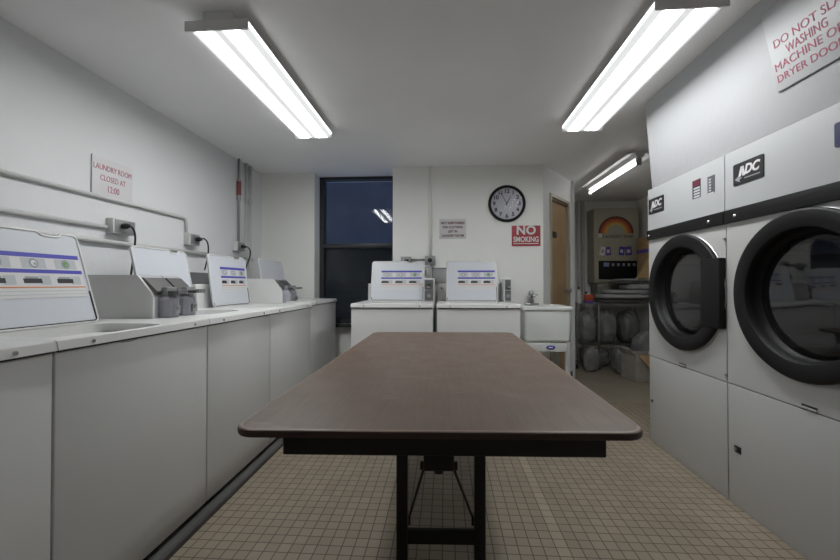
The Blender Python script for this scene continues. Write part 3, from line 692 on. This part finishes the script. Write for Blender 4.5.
m = MB(); m.tube(sm([(0, 0, .025), (.01, -.01, .06), (.035, -.012, .075), (.055, -.01, .05), (.06, 0, 0), (.05, .01, -.12), (.03, .01, -.2)]), .008, galv); m.build('hose', t)
t = thing('drain_box', 'shallow grey wall box between the two back wall washer lids', 'metal box', (-.055, by, 1.20))
m = MB(); m.box(-.085, .10, -.035, -.001, -.09, .055, mat('dull grey box', (.36, .36, .36), .6), .003); m.build('box', t)
m = MB(); m.box(-.09, .105, -.045, -.001, .055, .064, zinc, .002); m.build('cap', t)
m = MB(); m.box(-.535, -.515, by-.008, by-.001, 1.40, 2.2, paint_warm) 

# ------------------------------------------------------------------ nook: soap vending machine
t = thing('soap_vending_machine', 'cream wall-hung soap vending machine with rainbow picture in the back nook', 'vending machine', (2.06, 5.34, 0))
m = MB(); m.box(0, .60, 0, .255, 1.115, 2.150, cream, .008); m.build('cabinet', t)
def arc(m, cx, cz, r0, r1, y, mm, a0=0, a1=PI, seg=20):
    for i in range(seg):
        p = a0+(a1-a0)*i/seg; q = a0+(a1-a0)*(i+1)/seg
        m.prism([(cx+r0*math.cos(p), cz+r0*math.sin(p)), (cx+r1*math.cos(p), cz+r1*math.sin(p)), (cx+r1*math.cos(q), cz+r1*math.sin(q)), (cx+r0*math.cos(q), cz+r0*math.sin(q))], 'y', y, -.0005, mm)
m = MB(); cx, cz = .295, 1.80
cols = [blackink, mat('rust ink', (.30, .05, .03), .6), mat('rainbow red', (.50, .13, .05), .6), orange, yellow]
rs = [.235, .222, .198, .172, .146, .122]
for k, c_ in enumerate(cols): arc(m, cx, cz, rs[k+1], rs[k], -.003, c_)
m.box(cx-.235, cx-.19, -.003, -.0005, cz-.055, cz, signw); m.build('rainbow_picture', t)
text_obj('lettering', 'LAUNDRY SOAP', .058, mat('brown ink', (.12, .09, .08), .6), frameM((cx+.03, -.002, cz-.045), (1, 0, 0), (0, 0, 1)), t, bold=.001, sx=.95)
for (u, r_, mm, wd) in ((.115, .25, signw, .065), (.19, -.1, purple, .07), (.37, .15, blueink, .07), (.46, -.1, purple, .09)):
    M_ = Matrix.Translation((u, -.0005, 1.555)) @ Matrix.Rotation(r_, 4, 'Y')
    m = MB(); m.box(-wd/2, wd/2, -.003, 0, -.06, .06, mm, 0, M_); m.box(-wd/4, wd/4, -.004, -.002, -.025, .02, signw if mm is not signw else greyink, 0, M_)
    m.build('product_picture', t)
m = MB(); m.box(.06, .58, -.006, -.0005, 1.165, 1.420, blackp, .002); pn = m.build('selection_panel', t)
m = MB(); m.box(.125, .20, -.010, -.005, 1.34, 1.395, mat('pale blue', (.22, .28, .5), .5), .002)
for k in range(5): m.box(.235+k*.07, .27+k*.07, -.010, -.005, 1.345, 1.385, greyink, .003)
m.build('selection_buttons', pn)
m = MB(); m.box(.03, .60, -.03, .20, .960, 1.110, mat('grey tray', (.26, .25, .21), .5), .006); m.build('dispensing_tray', t)
m = MB(); m.box(.02, .62, .0, .10, .93, .952, cream, .003); m.build('tray_shelf', t)
# white pipes at the nook's left
for xx, r_, lab in ((1.93, .03, 'thick white vertical pipe in the nook left of vending machine'), (1.985, .018, 'thin white vertical pipe beside the vending machine')):
    m = MB(); m.cyl((xx, 5.54, .0), (xx, 5.54, CEIL-.001), r_, galv, seg=16); solo('riser_pipe', m, lab, 'pipe')

# wire rack cart
t = thing('wire_rack', 'chrome wire rack on casters holding folded fabric in the back nook', 'rack', (2.16, 5.22, 0))
hx, hy = .45, .22
for sx in (-1, 0, 1):
    xx = {-1: -hx, 0: -.175, 1: hx}[sx]
    for sy in (-1, 1):
        if sx == 0 and sy == 1: continue
        m = MB(); m.cyl((xx, sy*hy, .06), (xx, sy*hy, .86), .011, chrome, seg=12); p = m.build('post', t)
        m = MB(); m.cyl((xx-.01, sy*hy, .03), (xx+.01, sy*hy, .03), .03, rubber, seg=16); m.cyl((xx, sy*hy, .03), (xx, sy*hy, .07), .010, black, seg=10); m.build('caster', p)
for z in (.30, .84):
    m = MB()
    for sy in (-1, 1): m.cyl((-hx, sy*hy, z), (hx, sy*hy, z), .006, chrome, seg=8); m.cyl((-hx, sy*hy, z-.025), (hx, sy*hy, z-.025), .004, chrome, seg=8)
    for sx in (-1, 1): m.cyl((sx*hx, -hy, z), (sx*hx, hy, z), .006, chrome, seg=8)
    for k in range(24): m.cyl((-hx+k*2*hx/23, -hy, z+.003), (-hx+k*2*hx/23, hy, z+.003), .0025, chrome, seg=6)
    m.build('wire_shelf', t)

def pillow(name, x0, x1, y0, y1, z0, z1, mm, seed, amp=.25, droop=0, sx=22, sy=12, rot=0):
    """soft folded textile: a flattened superellipsoid with folds"""
    b = bmesh.new(); bmesh.ops.create_uvsphere(b, u_segments=sx*2, v_segments=sy*2, radius=1)
    cx, cy, cz = (x0+x1)/2, (y0+y1)/2, (z0+z1)/2
    for v in b.verts:
        p = v.co.copy(); q = Vector([math.copysign(abs(c)**.45, c) for c in p])
        mx = max(abs(q.x), abs(q.y), abs(q.z)); 
        n_ = noise.noise(Vector((q.x*2.2+seed, q.y*2.2, q.z*2.5)))*amp + noise.noise(Vector((q.x*6+seed, q.y*6, q.z*5)))*amp*.4
        q = q*(1+n_*.35)
        v.co = Vector((cx+q.x*(x1-x0)/2, cy+q.y*(y1-y0)/2, cz+q.z*(z1-z0)/2*(1) + droop*(q.x)))
        v.co.z = max(v.co.z, z0)
    if rot: bmesh.ops.rotate(b, verts=b.verts, cent=(cx, cy, cz), matrix=Matrix.Rotation(rot, 3, 'Z'))
    m = MB(); m.merge(b, mm, True); return m.build(name)
G = 'grey folded blankets piled on the rack'
tag(pillow('folded_blanket', 2.00, 2.60, 5.01, 5.33, .852, .909, fabric2, 3, .12), 'dark folded blanket at the bottom of the rack pile', 'blanket', G)
tag(pillow('folded_blanket', 2.01, 2.62, 4.95, 5.29, .911, .970, fabric, 9, .12), 'grey folded blanket, second up in the rack pile', 'blanket', G)
tag(pillow('folded_blanket', 2.10, 2.64, 4.95, 5.29, .973, 1.026, fabric, 15, .12), 'grey folded blanket, third up, set back to the right', 'blanket', G)
tag(pillow('folded_blanket', 2.34, 2.68, 4.97, 5.28, 1.028, 1.104, fabric, 21, .15), 'rumpled grey blanket near the top of the rack pile', 'blanket', G)
tag(pillow('folded_blanket', 2.18, 2.66, 4.97, 5.27, 1.107, 1.138, fabric2, 27, .1), 'dark flat folded cloth poking out left in the rack pile', 'blanket', G)
tag(pillow('folded_blanket', 2.25, 2.68, 4.97, 5.27, 1.140, 1.170, fabric, 33, .1), 'grey flat folded cloth on top of the rack pile', 'blanket', G)
# boxes on top of the pile
t = thing('cardboard_box', 'brown cardboard box with purple stripe on top of the blanket pile', 'box', (2.660, 5.12, 1.170))
m = MB(); m.box(-.072, .075, -.11, .13, 0, .54, card, .003); m.build('carton', t)
m = MB(); m.box(-.0735, .0765, -.1115, .1315, .335, .385, purple); m.build('stripe', t)
m = MB(); m.prism([(2.45, 1.172), (2.66, 1.172), (2.66, 1.44), (2.60, 1.44)], 'y', 4.955, 5.005, mat('tan card', (.5, .36, .17), .8)); solo('cardboard_flap', m, 'tan wedge of cardboard leaning in front of the striped box', 'cardboard')

# bottles on the rack's left end
def bottle(name, x, y, z, r, h, mm, cm, label, tilt=0):
    t = thing(name, label, 'bottle', (x, y, z))
    m = MB(); m.lathe([(0, 0), (r*.95, 0), (r, .01), (r, h*.62), (r*.75, h*.75), (r*.32, h*.82), (r*.32, h*.88), (0, h*.88)], (0, 0, 0), (0, 0, 1), mm, 20); m.build('body', t)
    m = MB(); m.lathe([(0, h*.86), (r*.42, h*.86), (r*.40, h), (0, h)], (0, 0, 0), (0, 0, 1), cm, 16); m.build('cap', t)
bottle('spray_bottle', 1.755, 5.06, .843, .030, .22, white, mat('dull red cap', (.25, .05, .05), .5), 'slim white bottle with dull red cap on the rack left end')
t = thing('detergent_bottle', 'red orange detergent bottle with white cap on the rack', 'bottle', (1.885, 5.08, .847))
m = MB(); m.box(-.055, .055, -.035, .035, .0, .035, purple, .008); m.build('base_label', t)
m = MB(); m.box(-.056, .056, -.036, .036, .035, .115, mat('orange red plastic', (.55, .09, .03), .4), .012); m.build('body', t)
m = MB(); m.cyl((0, 0, .113), (0, 0, .16), .024, white, r2=.02); m.box(-.05, .02, -.012, .012, .125, .15, black, .004); m.build('cap', t)

# bags under the rack
def bag(x, y, z, rx, ry, h, mm, seed, label):
    b = bmesh.new(); bmesh.ops.create_uvsphere(b, u_segments=64, v_segments=44, radius=1)
    for v in b.verts:
        p = v.co.copy(); sd = Vector((seed, seed*.7, 0))
        n_ = noise.noise(p*1.5+sd)*.30
        cr = 1-abs(noise.noise(p*3.2+sd))*2; cr2 = 1-abs(noise.noise(p*7+sd))*2
        k = 1+n_*.5+cr*.07+cr2*.03; top = max(0, p.z)
        q = Vector([math.copysign(abs(c)**.7, c) for c in p]); s_ = 1-.35*top**3
        v.co = Vector((x+q.x*rx*k*s_, y+q.y*ry*k*s_, z+h*.5+q.z*h*.5*(1+.2*n_+cr*.05)))
        v.co.z = max(v.co.z, z)
    m = MB(); m.merge(b, mm, True); tag(m.build('plastic_bag'), label, 'plastic bag', 'stuffed plastic bags around the wire rack')
bag(1.86, 5.16, .31, .115, .15, .42, bagm, 1, 'cloudy stuffed plastic bag on the lower rack shelf, left end')
bag(2.14, 5.20, .31, .12, .15, .46, bagm, 5, 'cloudy stuffed plastic bag on the lower rack shelf, middle')
bag(2.43, 5.20, .31, .115, .15, .44, bagd, 8, 'dark stuffed plastic bag on the lower rack shelf, right end')
bag(1.84, 4.88, 0, .09, .08, .30, bagm, 23, 'small cloudy plastic bag on the floor in front of the rack left end')
bag(2.03, 5.24, 0, .16, .14, .24, bagm, 11, 'low pale plastic bag on the floor under the rack')
bag(2.19, 4.80, 0, .11, .11, .33, bagm, 14, 'cloudy plastic bag slumped on the floor before the rack, left of the box')
bag(2.50, 4.86, 0, .15, .10, .50, bagm, 17, 'tall cloudy plastic bag on the floor behind the open cardboard box')
# open cardboard box
t = thing('open_cardboard_box', 'pale open cardboard box with tan flap on the nook floor', 'box', (2.27, 4.50, 0), math.radians(8))
m = MB(); a, b_, hh, th = .17, .13, .30, .005
for q in ((-a, a, -b_, -b_+th), (-a, a, b_-th, b_), (-a, -a+th, -b_, b_), (a-th, a, -b_, b_)): m.box(*q, 0, hh, card_in)
m.box(-a, a, -b_, b_, 0, th, card); m.build('carton', t)
m = MB(); m._add([(-.13, -b_-.002, hh), (a, -b_-.002, hh), (a-.03, -b_-.11, hh-.13), (-.07, -b_-.10, hh-.12), (-.13, -b_+.002, hh-.004), (a, -b_+.002, hh-.004), (a-.03, -b_-.108, hh-.134), (-.07, -b_-.098, hh-.124)], [(0, 1, 2, 3), (7, 6, 5, 4), (0, 3, 7, 4), (3, 2, 6, 7), (2, 1, 5, 6), (1, 0, 4, 5)], card); sub(m.build('flap', t), 'tan flap folded down')
m = MB(); m._add([(-a, -b_, hh), (-a, b_, hh), (-a-.06, b_, hh+.06), (-a-.06, -b_, hh+.06), (-a+.004, -b_, hh+.003), (-a+.004, b_, hh+.003), (-a-.056, b_, hh+.063), (-a-.056, -b_, hh+.063)], [(0, 1, 2, 3), (7, 6, 5, 4), (0, 3, 7, 4), (3, 2, 6, 7), (2, 1, 5, 6), (1, 0, 4, 5)], card_in); m.build('flap', t)

# ------------------------------------------------------------------ world, camera, view
w = bpy.data.worlds.new('dusk'); S.world = w; w.use_nodes = True
bg = w.node_tree.nodes['Background']; bg.inputs['Color'].default_value = (.26, .36, .62, 1); bg.inputs['Strength'].default_value = 1.0
cam = bpy.data.cameras.new('camera'); co = bpy.data.objects.new('camera', cam); C.objects.link(co)
cam.sensor_width = 36; cam.lens = 36*375/840; cam.clip_start = .02
yaw = math.atan(25/375); p = math.atan(4/375)
co.location = (0, 0, 1.10); co.rotation_euler = (PI/2+p, 0, yaw)
S.camera = co
vs_ = S.view_settings; S.display_settings.display_device = 'sRGB'
vs_.view_transform = 'Standard'; vs_.look = 'None'; vs_.gamma = 1; vs_.exposure = 0; vs_.use_curve_mapping = False
S.cycles.max_bounces = 12; S.cycles.diffuse_bounces = 6; S.cycles.transparent_max_bounces = 12
